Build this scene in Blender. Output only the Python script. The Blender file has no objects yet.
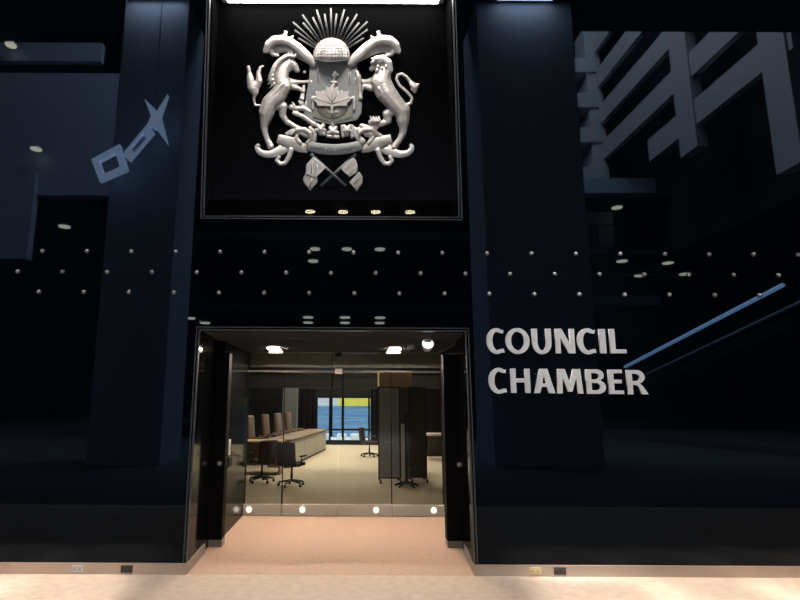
import bpy, bmesh, math, random
from mathutils import Vector, Matrix
random.seed(4)
SC = bpy.context.scene
COL = SC.collection
PI = math.pi

# ------------------------------------------------------------------ camera
F, PITCH, ROLL, DIST, EYE, CX, CY = 550.0, math.radians(10.3), 0.005, 5.65, 1.65, 350.0, 300.0
fw = Vector((0, math.cos(PITCH), math.sin(PITCH)))
r0, u0 = Vector((1, 0, 0)), Vector((0, -math.sin(PITCH), math.cos(PITCH)))
rt = r0 * math.cos(ROLL) + u0 * math.sin(ROLL)
up = u0 * math.cos(ROLL) - r0 * math.sin(ROLL)
EYEP = Vector((0, -DIST, EYE))
cam = bpy.data.cameras.new('camera')
cam.sensor_width = 36.0
cam.lens = F / 800 * 36.0
cam.shift_x = (400 - CX) / 800
cam.clip_start = 0.05
co = bpy.data.objects.new('camera', cam)
M4 = Matrix.Identity(4)
for i in range(3):
    M4[i][0], M4[i][1], M4[i][2], M4[i][3] = rt[i], up[i], -fw[i], EYEP[i]
co.matrix_world = M4
COL.objects.link(co)
SC.camera = co

def at(x, y, Y):
    """where a measured point of the photograph lies on the upright plane at depth Y"""
    d = fw + rt * ((x - CX) / F) + up * ((CY - y) / F)
    return EYEP + d * ((Y + DIST) / d.y)

# ------------------------------------------------------------------ materials
def mat(name, col, rough=0.5, metal=0.0, spec=0.5, emit=None, es=0.0, noise=None, bump=None, ior=None, tint=None):
    m = bpy.data.materials.new(name)
    m.use_nodes = True
    nt = m.node_tree
    b = nt.nodes['Principled BSDF']
    b.inputs['Base Color'].default_value = (*col, 1)
    b.inputs['Roughness'].default_value = rough
    b.inputs['Metallic'].default_value = metal
    b.inputs['Specular IOR Level'].default_value = spec
    if ior: b.inputs['IOR'].default_value = ior
    if tint: b.inputs['Specular Tint'].default_value = (*tint, 1)
    if emit:
        b.inputs['Emission Color'].default_value = (*emit, 1)
        b.inputs['Emission Strength'].default_value = es
    if noise or bump:
        tc = nt.nodes.new('ShaderNodeTexCoord')
    if noise:                                   # (colour 2, scale, detail, low, high, stretch)
        c2, sc, det, lo, hi = noise[:5]
        mp = nt.nodes.new('ShaderNodeMapping')
        if len(noise) > 5: mp.inputs['Scale'].default_value = noise[5]
        nz = nt.nodes.new('ShaderNodeTexNoise')
        nz.inputs['Scale'].default_value = sc
        nz.inputs['Detail'].default_value = det
        rp = nt.nodes.new('ShaderNodeValToRGB')
        rp.color_ramp.elements[0].position = lo; rp.color_ramp.elements[0].color = (*col, 1)
        rp.color_ramp.elements[1].position = hi; rp.color_ramp.elements[1].color = (*c2, 1)
        nt.links.new(tc.outputs['Object'], mp.inputs['Vector'])
        nt.links.new(mp.outputs['Vector'], nz.inputs['Vector'])
        nt.links.new(nz.outputs['Fac'], rp.inputs['Fac'])
        nt.links.new(rp.outputs['Color'], b.inputs['Base Color'])
    if bump:
        n2 = nt.nodes.new('ShaderNodeTexNoise'); n2.inputs['Scale'].default_value = bump[0]
        bp = nt.nodes.new('ShaderNodeBump'); bp.inputs['Strength'].default_value = bump[1]
        bp.inputs['Distance'].default_value = 0.01
        nt.links.new(tc.outputs['Object'], n2.inputs['Vector'])
        nt.links.new(n2.outputs['Fac'], bp.inputs['Height'])
        nt.links.new(bp.outputs['Normal'], b.inputs['Normal'])
    return m

def clear_glass(name, tint, ior):
    m = bpy.data.materials.new(name); m.use_nodes = True
    nt = m.node_tree; nt.nodes.clear()
    o = nt.nodes.new('ShaderNodeOutputMaterial'); mx = nt.nodes.new('ShaderNodeMixShader')
    t = nt.nodes.new('ShaderNodeBsdfTransparent'); g = nt.nodes.new('ShaderNodeBsdfGlossy')
    fr = nt.nodes.new('ShaderNodeFresnel'); 
    ge = nt.nodes.new('ShaderNodeNewGeometry'); mr = nt.nodes.new('ShaderNodeMapRange')   # same reflectance from both faces of the pane
    mr.inputs['To Min'].default_value = ior; mr.inputs['To Max'].default_value = 1 / ior
    nt.links.new(ge.outputs['Backfacing'], mr.inputs['Value']); nt.links.new(mr.outputs['Result'], fr.inputs['IOR'])
    t.inputs['Color'].default_value = (*tint, 1); g.inputs['Roughness'].default_value = 0.0
    nt.links.new(fr.outputs[0], mx.inputs[0]); nt.links.new(t.outputs[0], mx.inputs[1])
    nt.links.new(g.outputs[0], mx.inputs[2]); nt.links.new(mx.outputs[0], o.inputs['Surface'])
    return m

M = dict(
    facade=mat('dark_glass', (0.0008, 0.0016, 0.0032), 0.015, ior=1.31, tint=(0.62, 0.80, 1.0)),
    jamb=mat('dark_reveal', (0.004, 0.0045, 0.005), 0.08, ior=1.22),
    black=mat('black_paint', (0.0022, 0.0022, 0.0026), 0.55, spec=0.15),
    nicheback=mat('black_lining', (0.0009, 0.0009, 0.0010), 0.9, spec=0.02),
    steel=mat('dull_steel', (0.42, 0.42, 0.43), 0.35, 0.85),
    edge=mat('edge_steel', (0.07, 0.075, 0.08), 0.45, 0.3),
    base=mat('bronze_steel', (0.66, 0.54, 0.45), 0.4, 0.35, bump=(3, 0.05)),
    rail=mat('rail_steel', (0.72, 0.67, 0.58), 0.4, 0.25),
    silver=mat('cast_silver', (0.66, 0.60, 0.55), 0.38, 0.4, noise=((0.54, 0.49, 0.44), 14, 2, 0.4, 0.65)),
    silver2=mat('pale_cast_silver', (0.76, 0.71, 0.66), 0.34, 0.4),
    shieldm=mat('grey_plate', (0.27, 0.275, 0.265), 0.5, 0.25),
    shieldd=mat('olive_plate', (0.20, 0.19, 0.14), 0.5, 0.3, noise=((0.34, 0.33, 0.28), 60, 2, 0.45, 0.6)),
    ray=mat('grey_rod', (0.055, 0.055, 0.057), 0.5, 0.3),
    wire=mat('mesh_wire', (0.30, 0.24, 0.23), 0.5, 0.4),
    ink=mat('dark_relief', (0.10, 0.10, 0.10), 0.6, 0.2),
    letter=mat('brushed_letter', (0.62, 0.62, 0.62), 0.5, 0.15),
    lside=mat('letter_side', (0.3, 0.3, 0.3), 0.5, 0.3),
    bolt=mat('bolt_steel', (0.42, 0.42, 0.42), 0.35, 0.4),
    floor=mat('lobby_floor', (0.66, 0.53, 0.43), 0.6, spec=0.3, noise=((0.74, 0.61, 0.50), 11, 10, 0.36, 0.66), bump=(60, 0.05)),
    recfloor=mat('recess_carpet', (0.60, 0.42, 0.31), 0.9, spec=0.1, noise=((0.68, 0.50, 0.38), 30, 6, 0.35, 0.65), bump=(120, 0.3)),
    chfloor=mat('chamber_carpet', (0.62, 0.53, 0.39), 0.9, spec=0.1, noise=((0.68, 0.59, 0.45), 25, 5, 0.35, 0.65)),
    glass=clear_glass('door_glass', (0.88, 0.88, 0.86), 1.33),
    nglass=clear_glass('niche_glass', (0.97, 0.97, 0.97), 1.4),
    ceil=mat('grey_ceiling', (0.04, 0.04, 0.04), 0.7),
    slat=mat('slat_grey', (0.07, 0.068, 0.06), 0.6),
    header=mat('header_steel', (0.16, 0.145, 0.115), 0.5, 0.2),
    chwall=mat('chamber_wall', (0.009, 0.0095, 0.0105), 0.8, spec=0.15),
    bulk=mat('bulkhead_grey', (0.03, 0.032, 0.034), 0.8),
    curtain=mat('black_curtain', (0.006, 0.006, 0.007), 0.9, spec=0.1),
    wood=mat('brown_wood', (0.16, 0.095, 0.05), 0.5, noise=((0.25, 0.16, 0.085), 6, 6, 0.35, 0.65, (1, 8, 8))),
    leather=mat('brown_leather', (0.12, 0.07, 0.04), 0.45),
    deskwhite=mat('pale_panel', (0.62, 0.57, 0.47), 0.5),
    tan=mat('tan_panel', (0.50, 0.35, 0.18), 0.6),
    pillar=mat('pillar_grey', (0.10, 0.105, 0.11), 0.6),
    chairf=mat('burgundy_fabric', (0.055, 0.024, 0.027), 0.85, bump=(200, 0.2)),
    plastic=mat('black_plastic', (0.012, 0.012, 0.014), 0.5),
    screen=mat('grey_screen', (0.36, 0.385, 0.42), 0.75),
    screend=mat('dark_screen', (0.075, 0.068, 0.064), 0.75),
    white=mat('white_paint', (0.75, 0.75, 0.73), 0.5),
    ivory=mat('ivory_plastic', (0.8, 0.68, 0.4), 0.5),
    darkplate=mat('dark_plate', (0.05, 0.04, 0.035), 0.5),
    socket=mat('socket_black', (0.02, 0.02, 0.02), 0.6),
    atr=mat('atrium_concrete', (0.6, 0.6, 0.6), 0.85),
    atrcol=mat('atrium_column', (0.45, 0.5, 0.62), 0.85),
    atrdark=mat('atrium_dark', (0.03, 0.032, 0.038), 0.9, spec=0.1),
    atrslab=mat('atrium_slab', (0.05, 0.052, 0.06), 0.9, spec=0.1),
    atrfloor=mat('unlit_floor', (0.09, 0.095, 0.11), 0.5, spec=0.3, noise=((0.13, 0.13, 0.145), 6, 6, 0.4, 0.6)),
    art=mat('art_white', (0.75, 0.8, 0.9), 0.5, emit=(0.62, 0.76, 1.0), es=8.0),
    bluewall=mat('blue_cladding', (0.13, 0.30, 0.50), 0.6, noise=((0.26, 0.45, 0.64), 2, 3, 0.4, 0.6, (0.2, 1, 6))),
    yellow=mat('yellow_band', (0.85, 0.72, 0.10), 0.6),
    street=mat('pale_street', (0.7, 0.75, 0.8), 0.8),
    lamp_w=mat('warm_lamp', (1, 1, 1), emit=(1.0, 0.80, 0.64), es=285.0),
    glint_rail=mat('rail_glint_glow', (1, 1, 1), emit=(1.0, 0.92, 0.78), es=1.3),
    fixture_glow=mat('glowing_disc', (1, 1, 1), emit=(0.9, 0.95, 1.0), es=1.6),
    lamp_niche=mat('niche_lamp', (1, 1, 1), emit=(1.0, 0.95, 0.88), es=24.0),
    lamp_ch=mat('chamber_lamp', (1, 1, 1), emit=(1.0, 0.92, 0.76), es=27.0),
    fill_front=mat('lobby_fill', (1, 1, 1), emit=(1.0, 0.90, 0.78), es=34.0),
    fill_cool=mat('column_fill', (1, 1, 1), emit=(0.9, 0.94, 1.0), es=60.0),
    fill_sky=mat('roof_fill', (1, 1, 1), emit=(0.85, 0.9, 1.0), es=60.0),
    lamp_dot=mat('distant_lamp', (1, 1, 1), emit=(1.0, 0.86, 0.58), es=18.0),
    strip=mat('blue_strip', (1, 1, 1), emit=(0.35, 0.62, 1.0), es=9.0),
    camwhite=mat('camera_white', (0.8, 0.8, 0.8), 0.4),
    domed=mat('smoked_dome', (0.05, 0.05, 0.055), 0.1),
)

# ------------------------------------------------------------------ mesh helpers
def quad_box(bm, pts8):
    vs = [bm.verts.new(p) for p in pts8]
    for f in ((0, 1, 2, 3), (7, 6, 5, 4), (0, 4, 5, 1), (1, 5, 6, 2), (2, 6, 7, 3), (3, 7, 4, 0)):
        bm.faces.new([vs[i] for i in f])
    return vs

def box(bm, x0, x1, y0, y1, z0, z1, mtx=None):
    p = [Vector(q) for q in ((x0, y0, z0), (x0, y1, z0), (x1, y1, z0), (x1, y0, z0),
                              (x0, y0, z1), (x0, y1, z1), (x1, y1, z1), (x1, y0, z1))]
    if mtx: p = [mtx @ q for q in p]
    return quad_box(bm, p)

def rbox(bm, x0, x1, y0, y1, z0, z1, r=0.02, seg=2, mtx=None):
    t = bmesh.new()
    box(t, x0, x1, y0, y1, z0, z1)
    bmesh.ops.bevel(t, geom=t.edges[:], offset=r, segments=seg, affect='EDGES', profile=0.5)
    merge(bm, t, mtx)

def merge(bm, t, mtx=None):
    mp = {}
    for v in t.verts: mp[v] = bm.verts.new(mtx @ v.co if mtx else v.co)
    for f in t.faces:
        try: bm.faces.new([mp[v] for v in f.verts])
        except ValueError: pass
    t.free()

def tube(bm, pts, rads, n=10, cap=True):
    pts = [Vector(p) for p in pts]
    if not hasattr(rads, '__len__'): rads = [rads] * len(pts)
    rings = []
    ref = None
    for i, p in enumerate(pts):
        d = (pts[min(i + 1, len(pts) - 1)] - pts[max(i - 1, 0)]).normalized()
        if ref is None:
            ref = Vector((0, 0, 1)) if abs(d.z) < 0.9 else Vector((1, 0, 0))
        a = (ref - d * ref.dot(d)).normalized(); ref = a
        b = d.cross(a)
        rings.append([bm.verts.new(p + (a * math.cos(2 * PI * k / n) + b * math.sin(2 * PI * k / n)) * rads[i]) for k in range(n)])
    for A, B in zip(rings, rings[1:]):
        for k in range(n): bm.faces.new((A[k], A[(k + 1) % n], B[(k + 1) % n], B[k]))
    if cap:
        bm.faces.new(rings[0][::-1]); bm.faces.new(rings[-1])

def lathe(bm, prof, mtx=None, n=20):
    """prof: (radius, height) pairs around local Z"""
    rings = []
    for r, h in prof:
        ring = []
        for k in range(n):
            q = Vector((r * math.cos(2 * PI * k / n), r * math.sin(2 * PI * k / n), h))
            ring.append(bm.verts.new(mtx @ q if mtx else q))
        rings.append(ring)
    for A, B in zip(rings, rings[1:]):
        for k in range(n): bm.faces.new((A[k], A[(k + 1) % n], B[(k + 1) % n], B[k]))
    bm.faces.new(rings[0][::-1]); bm.faces.new(rings[-1])

def prism(bm, poly_a, poly_b):
    a = [bm.verts.new(p) for p in poly_a]; b = [bm.verts.new(p) for p in poly_b]
    n = len(a)
    bm.faces.new(a); bm.faces.new(b[::-1])
    for i in range(n): bm.faces.new((a[i], b[i], b[(i + 1) % n], a[(i + 1) % n]))

def prism_xz(bm, poly, y0, y1):
    prism(bm, [Vector((x, y0, z)) for x, z in poly], [Vector((x, y1, z)) for x, z in poly])

def obj(name, bm, m, parent=None, smooth=False, label=None):
    bmesh.ops.recalc_face_normals(bm, faces=bm.faces[:])
    me = bpy.data.meshes.new(name)
    bm.to_mesh(me); bm.free()
    me.materials.append(M[m])
    if smooth:
        me.polygons.foreach_set('use_smooth', [True] * len(me.polygons))
    o = bpy.data.objects.new(name, me); COL.objects.link(o)
    if parent is not None:
        o.parent = parent
        o.matrix_parent_inverse = Matrix.Translation(parent.location).inverted() if parent.type == 'EMPTY' and parent.parent is None else Matrix.Identity(4)
    if label: o['label'] = label
    return o

def thing(name, label, cat, loc=(0, 0, 0), group=None):
    o = bpy.data.objects.new(name, None); COL.objects.link(o)
    o.location = loc; o.empty_display_size = 0.1
    o['label'] = label; o['category'] = cat
    if group: o['group'] = group
    return o

def tag(o, label, cat, group=None):
    o['label'] = label; o['category'] = cat
    if group: o['group'] = group
    return o

def struct(name, bm, m, label, cat, parent=None):
    o = obj(name, bm, m, parent)
    o['kind'] = 'structure'
    if parent is None: o['label'] = label; o['category'] = cat
    return o

def dup(root, loc, rz, label):
    r = root.copy(); COL.objects.link(r); r.location = loc; r.rotation_euler = (0, 0, rz); r['label'] = label
    for ch in list(root.children):
        c = ch.copy(); COL.objects.link(c); c.parent = r
        for g in list(ch.children):
            d = g.copy(); COL.objects.link(d); d.parent = c
    return r

B = bmesh.new

# ------------------------------------------------------------------ facade
TOPZ, NTOP = 13.2, 6.55
NL0, NL1, NR0, NR1 = (-1.577, 3.585), (-1.655, NTOP), (1.172, 3.583), (1.178, NTOP)
DL0, DL1, DR0, DR1 = (-1.562, 0.0), (-1.556, 2.358), (1.212, 0.0), (1.199, 2.358)
bm = B()
prism_xz(bm, [(-14, 0), DL0, DL1, NL0, NL1, (-1.66, TOPZ), (-14, TOPZ)], 0, 0.15)
prism_xz(bm, [(22, 0), DR0, DR1, NR0, NR1, (1.18, TOPZ), (22, TOPZ)], 0, 0.15)
prism_xz(bm, [DL1, DR1, NR0, NL0], 0, 0.15)
prism_xz(bm, [NL1, NR1, (1.18, TOPZ), (-1.66, TOPZ)], 0, 0.15)
wall = struct('wall_back', bm, 'facade', 'dark blue-black polished glass wall around the doorway', 'wall')

# thin horizontal joint through the middle bolt row
bm = B()
box(bm, -14, 22, -0.0015, 0.0, 2.962, 2.966)
struct('trim_4', bm, 'jamb', 'thin horizontal joint line across the dark glass wall', 'trim')

# the niche lining
bm = B()
box(bm, -1.70, 1.22, 0.46, 0.50, 3.5, 6.65)
box(bm, -1.72, -1.66, 0.15, 0.5, 3.5, 6.65)
box(bm, 1.18, 1.24, 0.15, 0.5, 3.5, 6.65)
box(bm, -1.72, 1.24, 0.15, 0.5, 3.5, 3.56)
box(bm, -1.72, 1.24, 0.15, 0.5, 6.55, 6.65)
struct('wall_niche', bm, 'nicheback', 'black lined square niche behind the silver coat of arms', 'niche')
bm = B()
quad_box(bm, [Vector(p) for p in ((-1.62, .02, 3.59), (-1.62, .028, 3.59), (1.17, .028, 3.59), (1.17, .02, 3.59),
                                  (-1.64, .02, NTOP), (-1.64, .028, NTOP), (1.177, .028, NTOP), (1.177, .02, NTOP))])
struct('window_1', bm, 'nglass', 'clear glass pane closing the niche of the coat of arms', 'window')

def bar_line(bm, p, q, w, y0, y1, n=None):
    """flat bar of width w between two x/z points"""
    d = Vector((q[0] - p[0], q[1] - p[1])).normalized(); s = Vector((-d.y, d.x)) * w / 2
    c = [(p[0] + s.x, p[1] + s.y), (q[0] + s.x, q[1] + s.y), (q[0] - s.x, q[1] - s.y), (p[0] - s.x, p[1] - s.y)]
    prism_xz(bm, c, y0, y1)

def edge_frame(bm, L0, L1, R0, R1, bottom):
    for off, w in ((0.0, 0.011), (0.026, 0.011)):
        bar_line(bm, (L0[0] - off, L0[1] - (off if bottom else 0)), (L1[0] - off, L1[1] + (0 if bottom else off)), w, -0.008, 0.03)
        bar_line(bm, (R0[0] + off, R0[1] - (off if bottom else 0)), (R1[0] + off, R1[1] + (0 if bottom else off)), w, -0.008, 0.03)
        if bottom: bar_line(bm, (L0[0] - off, L0[1] - off), (R0[0] + off, R0[1] - off), w, -0.008, 0.03)
        else: bar_line(bm, (L1[0] - off, L1[1] + off), (R1[0] + off, R1[1] + off), w, -0.008, 0.03)
bm = B(); edge_frame(bm, NL0, NL1, NR0, NR1, True)
struct('trim_1', bm, 'edge', 'thin double steel edging around the niche', 'trim')
bm = B(); edge_frame(bm, (DL0[0], 0.11), DL1, (DR0[0], 0.11), DR1, False)
struct('trim_2', bm, 'edge', 'thin double steel edging around the doorway opening', 'trim')

# baseboards
bm = B(); box(bm, -14, -1.556, -0.016, 0.0, 0.0, 0.094); box(bm, -14, -1.556, -0.019, 0, 0.094, 0.101)
struct('baseboard_left', bm, 'base', 'bronze steel baseboard under the glass wall, doorway on its right end', 'baseboard')
bm = B(); box(bm, 1.206, 22, -0.016, 0.0, 0.0, 0.094); box(bm, 1.206, 22, -0.019, 0, 0.094, 0.101)
struct('baseboard_right', bm, 'base', 'bronze steel baseboard under the glass wall below the lettering', 'baseboard')

# recess
def wall_xy(bm, poly, z0, z1):
    prism(bm, [Vector((x, y, z0)) for x, y in poly], [Vector((x, y, z1)) for x, y in poly])
bm = B()
wall_xy(bm, [(-1.562, .0), (-1.60, 1.1), (-1.9, 1.1), (-1.9, .15), (-1.57, .15)], 0, 2.36)
wall_xy(bm, [(-1.53, 1.1), (-1.53, 2.70), (-1.9, 2.70), (-1.9, 1.1)], 0, 2.36)
struct('wall_left', bm, 'jamb', 'dark polished side wall left of the doorway recess', 'wall')
bm = B()
wall_xy(bm, [(1.212, .0), (1.295, 1.1), (1.7, 1.1), (1.7, .15), (1.22, .15)], 0, 2.36)
wall_xy(bm, [(1.385, 1.1), (1.385, 2.70), (1.7, 2.70), (1.7, 1.1)], 0, 2.36)
struct('wall_right', bm, 'jamb', 'dark polished side wall right of the doorway recess', 'wall')
bm = B(); wall_xy(bm, [(-1.563, 0.0), (-1.58, 0.75), (-1.568, 0.75), (-1.550, 0.0)], 0, 0.1)
struct('baseboard_reveal_left', bm, 'base', 'short bronze baseboard on the left return of the doorway', 'baseboard')
bm = B(); wall_xy(bm, [(1.213, 0.0), (1.27, 0.75), (1.258, 0.75), (1.200, 0.0)], 0, 0.1)
struct('baseboard_reveal_right', bm, 'base', 'short bronze baseboard on the right return of the doorway', 'baseboard')
for nm, x0, x1, lab in (('trim_5', -1.66, -1.45, 'black square post inside the doorway at its left side'),
                        ('trim_6', 1.125, 1.33, 'black square post inside the doorway at its right side')):
    bm = B(); box(bm, x0, x1, 1.0, 1.16, 0.075, 2.2)
    p = struct(nm, bm, 'black', lab, 'post')
    bm = B(); box(bm, x0 - .002, x1 + .004, 0.996, 1.164, 0, 0.075)
    k = struct('base_plate', bm, 'base', None, None, p); k['label'] = 'brown steel base plate'

bm = B(); box(bm, -1.9, 1.7, 0.15, 2.70, 2.36, 2.5)
for k in range(16):
    y = 0.2 + k * 0.155
    box(bm, -1.53, 1.3, y, y + 0.03, 2.345, 2.36)
struct('ceiling_recess', bm, 'ceil', 'grey slatted ceiling over the doorway recess', 'ceiling')

# ------------------------------------------------------------------ floors
bm = B(); box(bm, -26, 26, -45, -3.5, -0.1, 0.0)  # far floor split off and coloured dark in place of shade
struct('floor_atrium', bm, 'atrfloor', 'atrium floor coloured dark in place of shade', 'floor')
bm = B(); box(bm, -26, 26, -3.5, 0.0, -0.1, 0.0)
struct('floor', bm, 'floor', 'pale mottled stone lobby floor in front of the glass wall', 'floor')
bm = B(); box(bm, -1.9, 1.7, 0.0, 2.74, -0.1, 0.0)
struct('floor_recess', bm, 'recfloor', 'salmon beige carpet leading in to the glass doors', 'floor')
bm = B(); box(bm, -6.5, 6.5, 2.74, 15.6, -0.1, 0.0)
struct('floor_chamber', bm, 'chfloor', 'cream carpet inside the council chamber', 'floor')

# ------------------------------------------------------------------ glass doors
YD = 2.70
PX = [-1.53, -0.972, -0.163, 0.62, 1.385]
def leaf(nm, x0, x1, lab, cat, door):
    bm = B(); box(bm, x0 + .002, x1 - .002, YD, YD + .012, 0.165, 2.05)
    p = struct(nm, bm, 'glass', lab, cat)
    bm = B(); rbox(bm, x0 + .004, x1 - .004, YD - .022, YD + .034, 0.008, 0.165, 0.004, 1)
    bm2 = struct('bottom_rail', bm, 'rail', None, None, p); bm2['label'] = 'polished steel bottom rail'
    return p
d3 = leaf('window_2', PX[0], PX[1], 'fixed glass side panel left of the glass doors', 'side panel', False)
d1 = leaf('door_1', PX[1], PX[2], 'frameless glass door leaf left of the centre gap', 'door', True)
d2 = leaf('door_2', PX[2], PX[3], 'frameless glass door leaf right of the centre gap', 'door', True)
d4 = leaf('window_3', PX[3], PX[4], 'fixed glass side panel right of the glass doors', 'side panel', False)
for d, hx in ((d1, -0.262), (d2, -0.100)):
    bm = B()
    tube(bm, [(hx, YD - .06, 1.12), (hx, YD - .06, 2.03)], 0.015, 10)
    for z in (1.2, 1.96): tube(bm, [(hx, YD - .06, z), (hx, YD, z)], 0.009, 8)
    h = struct('pull_handle', bm, 'black', None, None, d); h['label'] = 'slim upright black pull bar'
for d, x in ((d3, PX[1]), (d4, PX[3])):
    bm = B(); box(bm, x - .006, x + .006, YD - .004, YD + .016, 0.165, 2.05)
    struct('edge_seal', bm, 'black', None, None, d)
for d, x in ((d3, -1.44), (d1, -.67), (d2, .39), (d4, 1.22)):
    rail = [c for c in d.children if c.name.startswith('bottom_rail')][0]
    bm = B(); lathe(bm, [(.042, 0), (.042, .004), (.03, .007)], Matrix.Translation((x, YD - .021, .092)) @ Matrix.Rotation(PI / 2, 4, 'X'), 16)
    k = struct('rail_glint', bm, 'glint_rail', None, None, rail); k['label'] = 'small glowing disc put in for a reflected highlight'  # glowing disc stands in for a reflected highlight on the steel
bm = B(); box(bm, -1.53, 1.385, YD - .02, YD + .035, 2.056, 2.086)
hd = struct('trim_7', bm, 'header', 'pale metal header bar across the top of the glass doors', 'trim')
bm = B(); rbox(bm, -0.22, -0.11, YD - .03, YD + .04, 2.035, 2.115, 0.006, 1)
k = struct('patch_lock', bm, 'rail', None, None, hd); k['label'] = 'bright steel lock patch at the door meeting point'
bm = B(); box(bm, -1.53, 1.385, YD, YD + .012, 2.092, 2.345)
tr = struct('window_4', bm, 'glass', 'glass transom above the header bar of the doors', 'transom')
bm = B(); rbox(bm, -0.22, -0.12, YD - .03, YD + .04, 2.29, 2.36, 0.006, 1)
struct('patch_bracket', bm, 'black', None, None, tr)
bm = B(); box(bm, -.267, -.259, YD - .004, YD + .016, 2.092, 2.36); box(bm, -.104, -.096, YD - .004, YD + .016, 2.092, 2.36)
struct('edge_seal', bm, 'black', None, None, tr)

# ------------------------------------------------------------------ recess fittings
for x, lab in ((-1.03, 'rectangular recessed ceiling light over the left glass door'),
               (0.61, 'rectangular recessed ceiling light over the right glass door')):
    t = thing('ceiling_light', lab, 'ceiling light', (x, 1.86, 2.345), 'ceiling lights in the doorway recess')
    bm = B()
    for a in ((-.10, -.08, -.17, .17, 2.325), (.08, .10, -.17, .17, 2.325), (-.10, .10, -.17, -.155, 2.328), (-.10, .10, .155, .17, 2.288)):  # rear side drops as an added skirt hiding the lamp from the transom
        box(bm, x + a[0], x + a[1], 1.86 + a[2], 1.86 + a[3], a[4], 2.346)
    obj('frame', bm, 'plastic', t)
    bm = B(); box(bm, x - .08, x + .08, 1.705, 2.015, 2.330, 2.345)
    obj('diffuser', bm, 'lamp_w', t, label='glowing white diffuser')

def dome_camera(x, y, s, lab, body):
    t = thing('dome_camera', lab, 'security camera', (x, y, 2.345), 'ceiling cameras in the doorway recess')
    mt = Matrix.Translation((x, y, 2.345)) @ Matrix.Rotation(PI, 4, 'X')
    bm = B(); lathe(bm, [(.075 * s, 0), (.08 * s, .012), (.075 * s, .05), (.062 * s, .06)], mt)
    obj('housing', bm, body, t, True)
    bm = B(); lathe(bm, [(.055 * s * math.cos(a), .06 + .05 * s * math.sin(a)) for a in [i * PI / 2 / 7 for i in range(7)]], mt)
    obj('dome', bm, 'domed', t, True, label='smoked dome')
t = thing('ceiling_fixture', 'white fixture with an added glow on the recess ceiling near its front right corner', 'spotlight', (.905, .72, 2.345))
bm = B(); lathe(bm, [(.05, 2.31), (.05, 2.345)], Matrix.Translation((.905, .74, 0)), 16); obj('mount', bm, 'camwhite', t)
sm_ = Matrix.Translation((.905, .76, 2.27)) @ Matrix.Rotation(math.radians(65), 4, 'X')
bm = B(); lathe(bm, [(.035, -.05), (.055, -.03), (.072, .06), (.066, .06)], sm_, 20); obj('housing', bm, 'camwhite', t, True)
bm = B(); lathe(bm, [(.064, .055), (.064, .062)], sm_, 20); obj('lens', bm, 'fixture_glow', t, label='glowing white lens')  # glow added so the white fixture shows bright
dome_camera(0.80, 1.38, 0.75, 'small grey dome camera on the recess ceiling behind the white fixture', 'steel')

for x, y, lab in ((-1.46, 0.93, 'left'), (1.23, 0.93, 'right')):
    t = thing('push_button', 'round steel door button on the black post, %s side of the doorway' % lab, 'door button', (x, 1.0, .92), 'door buttons on the black posts')
    mt = Matrix.Translation((x - .05 if x < 0 else x + .05, 1.0, .915)) @ Matrix.Rotation(PI / 2, 4, 'X')
    bm = B(); lathe(bm, [(.034, 0), (.034, .008), (.03, .01)], mt); obj('plate', bm, 'darkplate', t)
    bm = B(); lathe(bm, [(.022, .009), (.022, .016), (.015, .02)], mt); obj('button', bm, 'white', t, True, label='bright round button')

t = thing('card_reader', 'card reader with a bright strip on the left recess wall', 'card reader', (-1.53, 1.52, .95))
bm = B(); rbox(bm, -1.53, -1.49, 1.42, 1.62, .82, .94, .006, 1); obj('body', bm, 'plastic', t)
bm = B(); rbox(bm, -1.53, -1.505, 1.47, 1.56, .96, 1.15, .006, 1); obj('face_plate', bm, 'white', t, label='upright pale strip')

# ------------------------------------------------------------------ outlets on the baseboard
for x, body, lab in ((-2.59, 'white', 'white outlet plate on the baseboard left of the doorway'),
                     (-2.12, 'darkplate', 'dark outlet plate on the baseboard between white outlet and doorway'),
                     (1.78, 'ivory', 'ivory outlet plate on the baseboard right of the doorway'),
                     (2.02, 'darkplate', 'dark outlet plate on the baseboard beside the ivory outlet')):
    t = thing('wall_outlet', lab, 'outlet', (x, -.016, .05), 'outlets on the steel baseboard')
    bm = B(); rbox(bm, x - .057, x + .057, -.024, -.016, .018, .084, .003, 1); obj('plate', bm, body, t)
    for s in (-1, 1):
        bm = B(); rbox(bm, x + s * .026 - .017, x + s * .026 + .017, -.027, -.0235, .034, .068, .0015, 1)
        k = obj('socket', bm, body, t)
        bm = B()
        for zz in (.044, .056): box(bm, x + s * .026 - .008, x + s * .026 + .006, -.0275, -.0268, zz, zz + .003)
        obj('slot', bm, 'socket', k)

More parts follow.
